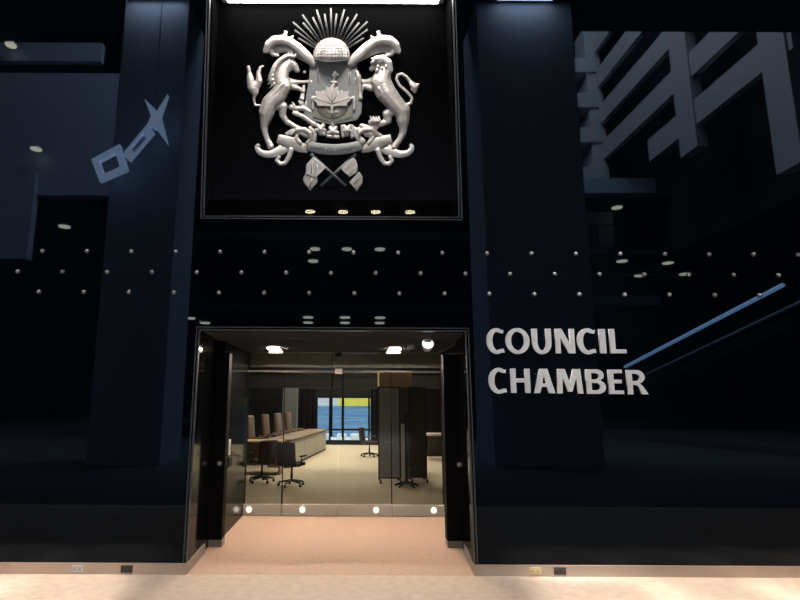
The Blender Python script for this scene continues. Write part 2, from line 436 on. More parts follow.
# ------------------------------------------------------------------ glass bolts
ORD = ['first', 'second', 'third', 'fourth', 'fifth', 'sixth', 'seventh', 'eighth', 'ninth', 'tenth', 'eleventh', 'twelfth',
       'thirteenth', 'fourteenth', 'fifteenth', 'sixteenth', 'seventeenth', 'eighteenth']
proto = None
for row, z, x0, n in (('top', 3.187, -3.262, 18), ('middle', 2.964, -3.499, 18), ('bottom', 2.747, -3.254, 17)):
    for k in range(n):
        lab = 'round steel glass bolt, %s from the left in the %s row' % (ORD[k], row)
        x = x0 + k * .4711
        grp = '%s row of steel bolts in the glass wall' % row
        if proto is None:
            proto = thing('glass_bolt', lab, 'glass bolt', (0, 0, 0), grp)
            mt = Matrix.Rotation(PI / 2, 4, 'X')
            bm = B(); lathe(bm, [(.025, 0), (.025, .006), (.021, .010), (.013, .0105)], mt, 18); obj('washer', bm, 'edge', proto)
            bm = B(); lathe(bm, [(.0165, .0105), (.017, .017), (.013, .021), (.004, .023)], mt, 14); obj('cap', bm, 'bolt', proto, True)
            proto.location = (x, 0, z)
            for c in proto.children: c.matrix_parent_inverse = Matrix.Identity(4)
        else:
            o = dup(proto, (x, 0, z), 0, lab); o['group'] = grp

# ------------------------------------------------------------------ COUNCIL CHAMBER lettering
def arc(cx, cz, rx, rz, a0, a1, n=20):
    return [(cx + rx * math.cos(math.radians(a0 + (a1 - a0) * i / n)), cz + rz * math.sin(math.radians(a0 + (a1 - a0) * i / n))) for i in range(n + 1)]
S, T = .218, .15          # stem and bar thickness, in cap heights
def glyph(ch, w):
    """outlines in cap heights; w = width"""
    if ch == 'C':
        rx = w * .56
        o = arc(rx, .5, rx, .52, 52, 308, 28)
        i = arc(rx + .015, .5, rx - S, .52 - T, 306, 54, 28)
        return [o[:-1] + [(w * .97, .04), (w * .93, .195)] + i[1:-1] + [(w * .93, .805), (w * .97, .96)]]
    if ch == 'O': return [arc(w / 2, .5, w / 2, .52, 0, 360, 36)[:-1], arc(w / 2, .5, w / 2 - S, .52 - T, 0, 360, 36)[:-1]]
    if ch == 'U':
        return [[(0, 1), (0, .42)] + arc(w / 2, .42, w / 2, .44, 180, 360, 20)[1:] + [(w, 1), (w - S, 1)] +
                [(w - S, .44)] + arc(w / 2, .42, w / 2 - S, .44 - T, 360, 180, 16) + [(S, 1)]]
    if ch == 'N': return [[(0, 0), (0, 1), (S + .05, 1), (w - S + .02, .36), (w - S + .02, 1), (w, 1), (w, 0), (w - S - .05, 0), (S - .02, .64), (S - .02, 0)]]
    if ch == 'I': return [[(0, 0), (0, 1), (w, 1), (w, 0)]]
    if ch == 'L': return [[(0, 0), (0, 1), (S, 1), (S, T + .01), (w, T + .01), (w, 0)]]
    if ch == 'H': return [[(0, 0), (0, 1), (S, 1), (S, .6), (w - S, .6), (w - S, 1), (w, 1), (w, 0), (w - S, 0), (w - S, .6 - T - .02), (S, .6 - T - .02), (S, 0)]]
    if ch == 'A': return [[(0, 0), (w / 2 - .16, 1), (w / 2 + .16, 1), (w, 0), (w - .25, 0), (w - .33, .25), (.33, .25), (.25, 0)],
                          [(.37, .40), (w - .37, .40), (w / 2, .80)]]
    if ch == 'M': return [[(0, 0), (.07, 1), (.37, 1), (w / 2, .42), (w - .37, 1), (w - .07, 1), (w, 0), (w - .22, 0), (w - .25, .66), (w / 2 + .09, .08), (w / 2 - .09, .08), (.25, .66), (.22, 0)]]
    if ch == 'E': return [[(0, 0), (0, 1), (w * .96, 1), (w * .96, 1 - T), (S, 1 - T), (S, .59), (w * .9, .59), (w * .9, .59 - T), (S, .59 - T), (S, T), (w, T), (w, 0)]]
    if ch == 'B':
        return [[(0, 0), (0, 1), (w * .55, 1)] + arc(w * .55, .765, w * .38, .235, 88, -60, 12) + [(w * .76, .53)] + arc(w * .58, .275, w * .42, .275, 60, -90, 14),
                [(S, .59), (w * .5, .59)] + arc(w * .5, .72, w * .17, .125, -85, 85, 10) + [(S, .85)],
                [(S, .15), (w * .52, .15)] + arc(w * .52, .295, w * .2, .145, -85, 85, 10) + [(S, .445)]]
    if ch == 'R':
        return [[(0, 0), (0, 1), (w * .48, 1)] + arc(w * .48, .715, w * .40, .285, 88, -45, 14) + [(w * .62, .44), (w * .76, .33), (w, 0), (w - .27, 0), (w * .56, .30), (w * .44, .385), (S, .385), (S, 0)],
                [(S, .545), (w * .44, .545)] + arc(w * .44, .695, w * .19, .15, -85, 85, 10) + [(S, .845)]]
sign = thing('lettering_sign', 'raised silver-grey capitals reading COUNCIL CHAMBER on the dark glass wall', 'sign', (2.2, 0, 2.0))
def letter(ch, x0, x1, yt, yb):
    xm = (x0 + x1) / 2
    a, b, c = at(x0, (yt + yb) / 2, -.03), at(x1, (yt + yb) / 2, -.03), at(xm, yb, -.03)
    top = at(xm, yt, -.03)
    h = top.z - c.z; w = (b.x - a.x) / h
    cu = bpy.data.curves.new('letter', 'CURVE'); cu.dimensions = '2D'; cu.fill_mode = 'BOTH'; cu.extrude = .012
    for poly in glyph(ch, w):
        sp = cu.splines.new('POLY'); sp.points.add(len(poly) - 1); sp.use_cyclic_u = True
        for p, (x, z) in zip(sp.points, poly): p.co = (x * h, z * h, 0, 1)
    o = bpy.data.objects.new('tmp', cu); COL.objects.link(o)
    bpy.context.view_layer.update()
    me = bpy.data.meshes.new_from_object(o.evaluated_get(bpy.context.evaluated_depsgraph_get()))
    bpy.data.objects.remove(o)
    me.transform(Matrix.Translation((a.x, -.025, c.z)) @ Matrix.Rotation(PI / 2, 4, 'X'))
    me.materials.append(M['letter'])
    k = bpy.data.objects.new('letter', me); COL.objects.link(k); k.parent = sign
    k.matrix_parent_inverse = Matrix.Translation(sign.location).inverted()
    k['label'] = 'raised letter ' + ch
    for zz in ((.5,) if ch in 'CO' else (.2, .8)):     # stand-off pins behind it
        pm = B(); tube(pm, [(a.x + S * .5 * h, -.013, c.z + zz * h), (a.x + S * .5 * h, 0, c.z + zz * h)], .004, 6)
        obj('pin', pm, 'lside', k)
for args in (('C', 486.5, 504.5, 328.5, 353.5), ('O', 505.5, 529.5, 328.5, 353.5), ('U', 532, 551.3, 328.7, 353.6), ('N', 555.3, 574.6, 328.8, 353.3),
             ('C', 577, 596, 328.8, 353.8), ('I', 599.2, 605.6, 329, 353.3), ('L', 609.6, 625.5, 329, 353.3),
             ('C', 488.5, 507, 368.3, 393.3), ('H', 510.6, 530, 368.6, 392.9), ('A', 533.4, 554.5, 368.8, 393.2), ('M', 556.4, 582.4, 369, 393.5),
             ('B', 586, 605.3, 369.3, 393.8), ('E', 608.4, 623, 369.6, 394.1), ('R', 627, 647.3, 370, 394.4)):
    letter(*args)

# ------------------------------------------------------------------ coat of arms
YN = 0.455                                    # the niche's back panel
arms = thing('coat_of_arms', 'large silver heraldic crest with horse, lion, shield and crossed flags in the black niche', 'coat of arms', (-.2, YN, 5.1))
DS = .0118                                    # metres of relief per measured unit
def to_world(x, y, d): return at(x, y, YN - max(d, -.3) * DS)
def finish(bm, name, m, parent, label=None, smooth=True):
    for v in bm.verts: v.co = to_world(v.co.x, v.co.y, v.co.z)
    o = obj(name, bm, m, parent, smooth, label)
    if o.parent is arms: o.matrix_parent_inverse = Matrix.Translation(arms.location).inverted()
    else: o.matrix_parent_inverse = Matrix.Identity(4)
    return o
def blob(name, chains, m='silver', parent=None, vox=.75, smooth=3, flat=.7, d0=3.0, label=None):
    """one continuous cast body grown over chains of (x, y, radius[, relief])"""
    bm = B()
    for ch in chains:
        pts = [(p[0], p[1], p[2], p[3] if len(p) > 3 else d0 + p[2] * .25) for p in ch]
        seq = []
        for a, b in zip(pts, pts[1:]):
            L = math.hypot(a[0] - b[0], a[1] - b[1]); n = max(1, int(L / (.35 * min(a[2], b[2])) + .5))
            seq += [tuple(a[j] + (b[j] - a[j]) * i / n for j in range(4)) for i in range(n)]
        seq.append(pts[-1])
        for x, y, r, d in seq:
            bmesh.ops.create_icosphere(bm, subdivisions=2, radius=r, matrix=Matrix.Translation((x, y, d)) @ Matrix.Diagonal((1, 1, flat, 1)))
    me = bpy.data.meshes.new('tmp'); bm.to_mesh(me); bm.free()
    o = bpy.data.objects.new('tmp', me); COL.objects.link(o)
    rm = o.modifiers.new('r', 'REMESH'); rm.mode = 'VOXEL'; rm.voxel_size = vox; rm.adaptivity = 0
    if smooth:
        sm = o.modifiers.new('s', 'SMOOTH'); sm.factor = .5; sm.iterations = smooth
    bpy.context.view_layer.update()
    me2 = bpy.data.meshes.new_from_object(o.evaluated_get(bpy.context.evaluated_depsgraph_get()))
    bpy.data.objects.remove(o)
    bm = B(); bm.from_mesh(me2)
    return finish(bm, name, m, parent or arms, label)
def plate(name, poly, d0, d1, m='silver', parent=None, bev=.6, label=None):
    bm = B()
    prism(bm, [Vector((x, y, d0)) for x, y in poly], [Vector((x, y, d1)) for x, y in poly])
    if bev:
        es = [e for e in bm.edges if all(abs(v.co.z - d1) < 1e-4 for v in e.verts)]
        bmesh.ops.bevel(bm, geom=es, offset=bev, segments=2, affect='EDGES', profile=.5)
    return finish(bm, name, m, parent or arms, label, False)
def rods(name, lines, r, d, m, parent=None, n=6):
    bm = B()
    for ln in lines: tube(bm, [(p[0], p[1], p[2] if len(p) > 2 else d) for p in ln], r, n)
    return finish(bm, name, m, parent or arms)
def band(name, pts, th=1.2, m='silver', parent=None, label=None):
    """ribbon: (x, y, half width, relief)"""
    bm = B(); rows = []
    P = []
    for i in range(len(pts) - 1):            # Catmull-Rom for a smooth ribbon
        q = [pts[max(i - 1, 0)], pts[i], pts[i + 1], pts[min(i + 2, len(pts) - 1)]]
        for s in range(6):
            t = s / 6
            P.append([.5 * (2 * q[1][j] + (q[2][j] - q[0][j]) * t + (2 * q[0][j] - 5 * q[1][j] + 4 * q[2][j] - q[3][j]) * t * t + (3 * q[1][j] - q[0][j] - 3 * q[2][j] + q[3][j]) * t ** 3) for j in range(4)])
    P.append(list(pts[-1]))
    for i, (x, y, w, d) in enumerate(P):
        a, b = P[max(i - 1, 0)], P[min(i + 1, len(P) - 1)]
        tx, ty = b[0] - a[0], b[1] - a[1]; L = math.hypot(tx, ty) or 1
        nx, ny = -ty / L, tx / L
        row = []
        for s, dd in ((-1, -th), (-1, .0), (-.82, .5), (0, .75), (.82, .5), (1, 0), (1, -th)):
            row.append(bm.verts.new((x + nx * w * s, y + ny * w * s, d + dd)))
        rows.append(row)
    for A, C in zip(rows, rows[1:]):
        for k in range(7): bm.faces.new((A[k], A[(k + 1) % 7], C[(k + 1) % 7], C[k]))
    bm.faces.new(rows[0][::-1]); bm.faces.new(rows[-1])
    return finish(bm, name, m, parent or arms, label)

# the horse
horse = blob('horse', [
    [(290, 60, 4.4), (293.5, 65, 4.3), (297.2, 70.5, 3.1)], [(289, 63, 4.5), (288.5, 69.5, 3.6)],
    [(288, 62, 5), (282.5, 69, 7), (280.5, 79, 8.2), (283, 86, 9), (278, 95, 9), (270, 103, 8.6), (266.5, 112, 8)],
    [(287, 82, 4.8), (296, 82, 2.5), (304, 82, 1.8), (310.5, 81.5, 2.2)],
    [(290, 86, 4), (299, 88.5, 2.3), (303.5, 92, 1.9), (302, 98, 2.3)],
    [(267, 112, 8), (265.5, 119, 6), (264, 126, 4), (265, 133, 3.2), (267, 139, 3), (270, 145, 3.6)],
    [(272, 104, 6), (283, 106, 4.8), (282.5, 115, 3.6), (286, 121, 2.9), (293, 125.5, 2.8), (299, 129, 3.2)],
], label='rearing horse on the left of the shield')
blob('mane', [[(286, 56, 2.4, 8), (279, 61, 2.6, 8), (275, 66, 2.6, 8), (272.5, 72, 2.6, 8), (271, 78, 2.8, 7), (273, 84.5, 2.4, 6)]] +
     [[(x + 3, y - 2.5, 1.5, 9), (x, y, 1.0, 8), (x - 2.2, y + 2.6, .6, 6)] for x, y in ((278, 62), (275, 65.5), (272.5, 69.5), (270.6, 73.5), (269.5, 78), (270, 82), (271.5, 86))] +
     [[(291, 56, 1.8, 8), (292, 52.5, 1.0, 8)], [(294, 56.5, 2, 8), (296.5, 53.5, 1.2, 8)], [(288, 56, 1.6, 8), (288.5, 53, 1, 8)]], 'silver2', horse, .6, 1)
blob('tail', [[(260.5, 105.5, 1.5), (254.8, 105, 1.3), (253.8, 98, 1.6), (256, 90, 2.7), (259.2, 81, 3.6), (258.5, 73, 2.4), (260, 67.5, 1.5), (263.2, 66, 1.0)],
              [(255, 95, 2.2), (251.5, 88, 4.2), (250.2, 79, 4.0), (249.6, 72.5, 2.0), (248.4, 67.5, 2.2)], [(256, 92, 3), (254.5, 84, 3.4)]], 'silver', horse, .6, 1)
blob('eye', [[(293.2, 63.2, .9, 8.6)]], 'ink', horse, .35, 0)
blob('muscle', [[(283, 84, 2.4, 10.4), (277, 91, 2.2, 10), (270, 97, 1.8, 9)], [(266, 108, 2.6, 8.6), (264.5, 117, 2.0, 7.2)]], 'silver2', horse, .6, 2)
for hp in ((311, 81.5, 2.5, 4.2), (302, 98.3, 2.6, 4.2), (299.5, 129.3, 3.3, 4.4), (270.5, 146, 3.6, 4.2)): blob('hoof', [[hp]], 'silver2', horse, .55, 1)
# the lion
lion = blob('lion', [
    [(375, 63, 4.6), (381, 62.5, 5.8), (386, 67, 4.8)], [(376, 66, 4), (371.5, 69, 2.6)],
    [(384, 71, 7.5), (381, 82, 10.5), (385.5, 92, 10.8), (393, 101, 9.5), (401, 110, 8.5)],
    [(374, 81, 4.5), (366, 82, 2.7), (358, 80.5, 2.6), (356, 79, 3.2)], [(371, 88, 4), (364, 85.5, 2.5), (361, 92, 1.8), (360.5, 98, 2.3)],
    [(402.5, 110, 8), (403, 119, 7), (403.5, 127, 4.6), (403, 133, 3.8), (399.5, 140, 3.2), (394, 147, 3.4)],
    [(396, 108, 6), (387, 114, 4.8), (388, 121, 3.8), (381, 124, 3.3), (371, 122.5, 3.2)],
], label='rearing lion on the right of the shield')
blob('mane', [[(376, 58.5, 3.2, 9), (383, 58, 3.8, 9), (388.5, 62.5, 3.8, 9), (390, 69.5, 3.4, 8), (386.5, 75, 2.6, 8)]] +
     [[(x, y, 1.7, 10), (x + dx, y + dy, .9, 9)] for x, y, dx, dy in ((374, 59.5, -3, -1.5), (373, 62, -2.5, 1), (378, 66, -1, 4), (382, 68, 0, 4.5), (386, 66, 2, 4), (381, 61, -3, 2), (377, 70, -1, 3))], 'silver2', lion, .6, 1)
blob('tail', [[(404, 106, 2.2), (411, 103, 1.7), (412.2, 98, 1.6), (407.5, 92.5, 1.6), (399.5, 85.5, 1.6), (396.3, 79, 1.6), (398, 74.7, 1.6), (402, 73.8, 1.6), (407, 77, 1.7), (411.5, 83.5, 2)],
              [(412, 84, 3), (415, 87, 3.4), (414.8, 91.5, 1.8)], [(415, 85, 2), (418.3, 84.5, 1.6)], [(413, 87, 2), (411.5, 89.5, 1.2)]], 'silver', lion, .6, 1)
blob('eye', [[(376.2, 65, .9, 8.8)]], 'ink', lion, .35, 0)
blob('muscle', [[(379, 88, 2.2, 11.6), (386, 97, 2.0, 11), (392, 104, 1.6, 10)], [(401, 108, 2.8, 9), (402, 117, 2.2, 7.6)]], 'silver2', lion, .6, 2)
blob('claws', [[(372 + 2.6 * i, 121, 1.6, 8), (370.2 + 2.8 * i, 116.2, .8, 8)] for i in range(4)], 'silver2', lion, .55, 0)

# mantling left and right of the sun
def mirror(ch, c): return [[(c - p[0],) + tuple(p[1:]) for p in k] for k in ch]
pl = [[(313, 63, 4.2, 6), (306, 56, 5.6, 7), (298, 48, 5.2, 8), (290, 42, 4.8, 8), (282, 39.2, 4.6, 8), (274.5, 40, 4.8, 8), (269, 44.5, 4.6, 7), (266, 51, 3.4, 6)],
      [(306, 58, 4.5, 4), (295, 51, 6, 3), (285, 47, 6.5, 2), (275, 49, 5.4, 2)], [(284, 36.5, 2.4, 8), (286.5, 32, 1.5, 8), (284, 31, .8, 8)], [(290, 39, 2, 8), (293, 36, 1.1, 8)], [(269, 48, 3.4, 6), (272.5, 54.5, 2.4, 5), (278, 55.5, 1.8, 5)]]
blob('mantling', pl, label='curling plume left of the sun')
blob('mantling', mirror(pl, 664), label='curling plume right of the sun')

# sun dome, its wire grid and rays
bm = B(); 
bmesh.ops.create_uvsphere(bm, u_segments=32, v_segments=18, radius=18.5, matrix=Matrix.Translation((331.5, 56, 2)) @ Matrix.Diagonal((1, 1, .75, 1)))
for v in bm.verts:
    if v.co.y > 58: v.co.y = 58 + (v.co.y - 58) * .3
sun = finish(bm, 'sun_dome', 'silver2', arms, 'half-round sun covered with a fine grid')
grid = []
for k in range(-6, 7):
    a = k * .21
    grid.append([(331.5 + 18.9 * math.cos(b) * math.sin(a), 56 - 18.9 * math.sin(b), 2 + .75 * 18.9 * math.cos(b) * math.cos(a)) for b in [-.22 + .12 * j for j in range(9)]])
for j in range(7):
    b = -.2 + .16 * j
    grid.append([(331.5 + 18.9 * math.cos(b) * math.sin(a), 56 - 18.9 * math.sin(b), 2 + .75 * 18.9 * math.cos(b) * math.cos(a)) for a in [-1.4 + .14 * i for i in range(21)]])
rods('grid', grid, .28, 2, 'wire', sun, 5)
rods('rim', [[(311.5 + 40 * i / 16, 60.3 + 3.2 * (1 - abs(i - 8) / 8) ** .6 - 1.5, 4 + 12 * (1 - ((i - 8) / 8) ** 2)) for i in range(17)]], .9, 4, 'ink', sun, 8)
for x, y in ((292.8, 22), (294.5, 30), (298, 38), (302.5, 14.7), (302.8, 22.5), (312.6, 17), (316.6, 9.6), (324.5, 13.6), (331, 8), (336.6, 13.5),
             (344.4, 9.4), (348.2, 17), (357.2, 14), (359.4, 22.5), (367.6, 21.5), (367.6, 29.5), (364, 38)):
    a = math.atan2(y - 58, x - 331.5)
    rods('ray', [[(331.5 + 17 * math.cos(a), 58 + 17 * math.sin(a), 3), (x, y, 3)]], 1.05, 3, 'ray', arms, 8)

# shield, leaf, cogwheel and pillars
sh = plate('shield', [(310, 62), (333, 60), (356.5, 62), (358, 80), (360, 95), (362.3, 104), (361.5, 114), (357, 120), (347, 122), (333, 125), (319, 122), (308, 120), (303.5, 114), (304.5, 104), (307.5, 95), (309, 80)], .5, 5.5, 'shieldm', None, 1.2)
plate('cogwheel', [(332 + (15.5 if i % 2 else 13.2) * math.cos(a), 108 + (11 if i % 2 else 9.4) * math.sin(a)) for i, a in enumerate([i * PI / 18 for i in range(36)])], 5, 6.8, 'shieldd', sh, .4)
plate('panel', [(313, 117), (312, 101), (318, 104), (346, 104), (353, 101), (352, 117), (344, 119.5), (333, 122), (322, 119.5)], 5.2, 6.2, 'shieldd', sh, .2)
lh = [(332, 84), (334.3, 88.3), (338.2, 86.4), (337.4, 93.6), (342, 90), (343, 92.4), (349, 91.2), (347.6, 95.8), (353.5, 97.6), (346.5, 103), (347.3, 106), (340, 105.2), (333, 105.8), (333, 113)]
leafp = lh + [(664 - x, y) for x, y in lh[:0:-1]]
lf = plate('maple_leaf', leafp, 5.5, 9.2, 'silver2', sh, .4, 'pale leaf in the middle of the shield')
for ln in ([(332, 104, 9.3), (332, 87, 9.3)], [(332, 104, 9.3), (350, 97.5, 9.3)], [(332, 104, 9.3), (314, 97.5, 9.3)], [(332, 103, 9.3), (339.5, 90, 9.3)], [(332, 103, 9.3), (324.5, 90, 9.3)]):
    rods('vein', [ln], .4, 9.3, 'silver', lf, 5)
for i in range(15):
    a = PI * (i + .5) / 15
    rods('ray_rib', [[(332 + 4 * math.cos(a), 108 + 3 * math.sin(a), 6.9), (332 + 14 * math.cos(a), 108 + 10 * math.sin(a), 6.9)]], .42, 6.9, 'silver', sh, 5)
blob('finial', [[(333.5, 85, 1.4, 7), (334, 79, 1.1, 7), (335, 73, 1.9, 7)], [(331.5, 82, 1.2, 7), (336.5, 82, 1.2, 7)], [(332.6, 75, 1.1, 7), (338, 74.5, 1.1, 7)]], 'silver2', sh, .5, 1)
blob('scroll_post', [[(313.5, 97, 1.4, 7), (313, 103, 1.5, 7), (313, 109, 1.3, 7)]], 'silver2', sh, .5, 1)
blob('scroll_post', [[(353.5, 97, 1.4, 7), (354, 103, 1.5, 7), (354, 109, 1.3, 7)]], 'silver2', sh, .5, 1)
for ln in ([(317.8, 64, 6), (317.8, 82, 6)], [(319.4, 74, 6), (319.4, 82, 6)], [(348.6, 72, 6), (348.6, 84, 6)], [(350.4, 72, 6), (350.4, 84, 6)]):
    rods('raised_line', [ln], .35, 6, 'silver2', sh, 5)
blob('tassel_cord', [[(304.5, 72, 1.9, 4)], [(304, 86, 1.6, 4), (303.2, 91, 2.4, 4)], [(302.5, 96, 2.6, 4)], [(302, 103, 2.2, 4), (303, 107, 1.8, 4)]], 'silver', sh, .55, 1)
blob('tassel_cord', [[(357, 72, 2.0, 6), (358.5, 77, 3.0, 6), (359.5, 83, 2.0, 6), (359.8, 92, 1.7, 6), (360.5, 98, 2.4, 6)]], 'silver', sh, .55, 1)

# compartment of leaves and flowers under the shield
blob('foliage', [[(291, 107, 3, 4), (297, 108.5, 2.6, 4), (304, 108, 3.2, 4), (310, 112, 3, 4)], [(294, 113, 2.4, 4), (303, 116.5, 2.8, 4), (311, 122, 2.8, 4), (317, 126, 2.6, 4)], [(287, 134, 2.4, 4), (293, 131, 3, 4), (301, 132, 3.4, 4), (308, 136, 3, 4)], [(310, 128, 2.2, 4), (315, 134, 2.6, 4), (314, 141, 2.4, 4)],
                 [(301, 104, 1.8, 5), (299, 101, 1.4, 5)], [(306, 105, 1.8, 5), (306, 101.5, 1.2, 5)], [(294, 105, 1.6, 5), (292.5, 102.5, 1.2, 5)]])
blob('foliage', [[(362, 126, 3, 4), (368, 127.5, 2.6, 5), (376, 128, 2.4, 4)], [(358, 130, 3, 4), (366, 133, 2.6, 4), (372, 137, 2.4, 4)], [(371, 121, 2, 4), (378, 126, 2, 4)], [(354, 128, 2.2, 4), (356, 136, 2.6, 4), (363, 141, 3, 4)], [(366, 134, 3, 4), (374, 133, 3, 4), (381, 136, 2.4, 4)]])
for x, y in ((320.5, 129), (333, 131.5), (347, 130)):
    f = blob('flower', [[(x, y, 2.4, 6), (x + 4.6 * math.cos(a), y + 4.6 * math.sin(a), 2.2, 5)] for a in [k * 2 * PI / 5 + .3 for k in range(5)]] + [[(x, y, 3.6, 4)]], 'silver', arms, .55, 1)
    blob('centre', [[(x, y, 1.5, 8)]], 'silver2', f, .5, 1)
blob('stalk', [[(332.5, 122, 1.8, 5), (333, 128, 1.8, 5)], [(316, 124, 1.6, 5), (324, 134, 2, 5)], [(342, 126, 1.8, 5), (343, 136, 2, 5)], [(352, 126, 1.8, 5), (352, 137, 2, 5)], [(328, 136, 2, 5), (338, 137, 2, 5)]], 'silver', arms, .55, 1)

# motto ribbon
rb = band('motto_ribbon', [(307, 145.5, 5, 5), (319, 148.4, 5.4, 6.5), (334, 149.6, 5.5, 7), (349, 148.2, 5.4, 6.5), (361.5, 145, 5, 5)], 1.2, 'silver', arms)
rb.data.materials[0] = M['shieldm']
strokes = []
rs = random.Random(7)
for k in range(25):                           # worn, unreadable characters of the motto
    if k in (8, 13): continue
    x = 311 + k * 1.85; y = 149.4 - .006 * (x - 334) ** 2 * .9
    strokes.append([(x, y - 1.9, 8.2), (x + rs.uniform(-.3, .3), y + 1.9, 8.2)])
    if rs.random() < .6: yy = y + rs.choice((-1.8, 0, 1.8)); strokes.append([(x, yy, 8.2), (x + 1.1, yy, 8.2)])
rods('inscription', strokes, .27, 8.2, 'ink', rb, 4)
def ribbon_side(fx, lab):
    f = lambda pts: [(fx(p[0]),) + tuple(p[1:]) for p in pts]
    q = band('ribbon_fold', f([(308, 148.5, 4.5, 3), (301, 147.5, 5, 3.5), (293, 143.5, 6, 4.5), (285, 140.5, 5.2, 5), (277.5, 138.5, 4.4, 4.5)]), 1.2, 'silver', arms, lab)
    band('tail_end', f([(280, 140, 3.6, 2.8), (284, 147, 5.4, 3.2), (277, 152, 4.6, 4.4), (268, 154.3, 3.6, 5), (260.5, 152.5, 3, 5), (257, 147.5, 2.4, 5), (259.5, 144.6, 1.8, 5)]), 1.2, 'silver2', q)
    blob('curl', [f([(291, 150, 3, 5), (289, 157, 2.6, 5), (285, 163.2, 2.3, 5), (280, 164, 2.2, 5), (276.8, 160.5, 2.1, 5), (279, 157, 1.9, 5)])], 'silver2', q, .55, 1)
    blob('scroll_loop', [f([(291, 134, 1.8, 5), (297, 129.5, 2.4, 5.5), (304.5, 129.2, 2.6, 6), (310, 133, 2.4, 6), (311, 139, 2.1, 5), (307, 142.8, 1.8, 5)]),
                         f([(298, 133, 2, 4), (296, 138, 2.6, 4), (300, 143, 2.4, 4)])], 'silver', q, .55, 1)
ribbon_side(lambda x: x, 'left fold and curl of the ribbon')
ribbon_side(lambda x: 669 - x, 'right fold and curl of the ribbon')

# crossed flags
def flag(poly, fold, pole, dz, lab):
    p = blob('flag', [], 'silver') if False else None
    bm = B(); tube(bm, [(pole[0][0], pole[0][1], dz), (pole[1][0], pole[1][1], dz)], 1.5, 10)
    lathe_dir = Vector((pole[0][0] - pole[1][0], pole[0][1] - pole[1][1], 0)).normalized()
    bmesh.ops.create_icosphere(bm, subdivisions=2, radius=2.0, matrix=Matrix.Translation((pole[0][0], pole[0][1], dz)))
    f = finish(bm, 'flag', 'shieldm', arms, lab)
    a = plate('cloth', poly[0], dz - 2, dz + 1.6, 'silver2', f, 1.0)
    plate('fold', poly[1], dz - 3, dz + .4, 'silver', f, 1.0)
    rods('crease', fold, .45, dz + 1.4, 'silver', f, 6)
flag([[(313.5, 156.5), (326.5, 167.5), (319, 173), (316.5, 177.5), (314, 176), (305.8, 174.5), (306, 165)], [(306, 172), (317, 175.5), (317.5, 182.5), (310, 191), (304, 183), (303, 178.5)]],
     [[(313, 160), (311, 174)], [(318, 164), (314.5, 175)], [(312, 178), (309.5, 188)]], [(312, 155), (345.5, 186)], 4, 'flag with its pole rising to the left')
flag([[(353, 157), (340.5, 168.5), (346, 172.5), (349.5, 177), (357, 172.5), (358, 166), (356, 160)], [(359, 171.5), (349, 182.5), (354, 186), (356.5, 191.5), (362.5, 183), (362.8, 177)]],
     [[(353.5, 161), (346, 170)], [(356, 166), (349.5, 174.5)], [(359.5, 176), (353.5, 184)]], [(354.5, 155), (321, 186)], 2.2, 'flag with its pole rising to the right')

# niche lamp
t = thing('niche_light', 'long bright light trough at the top of the niche above the crest', 'light', (-.24, .3, 6.5))
bm = B(); box(bm, -1.60, 1.14, .17, .42, 6.505, 6.545); obj('housing', bm, 'steel', t)
bm = B(); box(bm, -1.53, 1.07, .19, .405, 6.492, 6.505); obj('diffuser', bm, 'lamp_niche', t, label='glowing diffuser strip')

# ------------------------------------------------------------------ council chamber shell
YW = 15.5
bm = B(); box(bm, -6.5, -6.3, 2.7, YW, 0, 3.4); struct('wall_chamber_left', bm, 'chwall', 'dark left wall of the council chamber', 'wall')
bm = B(); box(bm, 6.3, 6.5, 2.7, YW, 0, 3.4); struct('wall_chamber_right', bm, 'chwall', 'dark right wall of the council chamber', 'wall')
bm = B(); box(bm, -6.5, -1.53, 2.70, 2.86, 0, 3.4); box(bm, 1.385, 6.5, 2.70, 2.86, 0, 3.4); box(bm, -1.53, 1.385, 2.70, 2.86, 2.36, 3.4)
struct('wall_front', bm, 'black', 'inner front wall of the chamber either side of the glass doors', 'wall')
bm = B(); box(bm, -6.5, 6.5, 2.7, YW + .2, 3.4, 3.55); struct('ceiling', bm, 'chwall', 'dark ceiling of the council chamber', 'ceiling')
W0, W1, WZ0, WZ1 = -1.25, 0.80, 0.12, 1.77
bm = B()
prism_xz(bm, [(-6.5, 0), (W0, 0), (W0, 3.4), (-6.5, 3.4)], YW, YW + .2)
prism_xz(bm, [(W1, 0), (6.5, 0), (6.5, 3.4), (W1, 3.4)], YW, YW + .2)
prism_xz(bm, [(W0, 0), (W1, 0), (W1, WZ0), (W0, WZ0)], YW, YW + .2)
prism_xz(bm, [(W0, WZ1), (W1, WZ1), (W1, 3.4), (W0, 3.4)], YW, YW + .2)
struct('wall_far', bm, 'chwall', 'dark far wall of the chamber around its bright window', 'wall')
bm = B(); box(bm, W0, W1, YW + .08, YW + .09, WZ0, WZ1)
win = struct('window_5', bm, 'glass', 'bright far window with blue view at the end of the chamber', 'window')
bm = B()
for x in (W0 + .03, -.735, -.235, W1 - .06): box(bm, x - .035 if x > W0 + .04 else W0, x + .035 if x > W0 + .04 else W0 + .05, YW + .03, YW + .13, WZ0, WZ1)
box(bm, W0, W1, YW + .03, YW + .13, WZ0, WZ0 + .05); box(bm, W0, W1, YW + .03, YW + .13, WZ1 - .05, WZ1); box(bm, W0, W1, YW + .03, YW + .13, .52, .58)
struct('window_frame', bm, 'black', None, None, win)
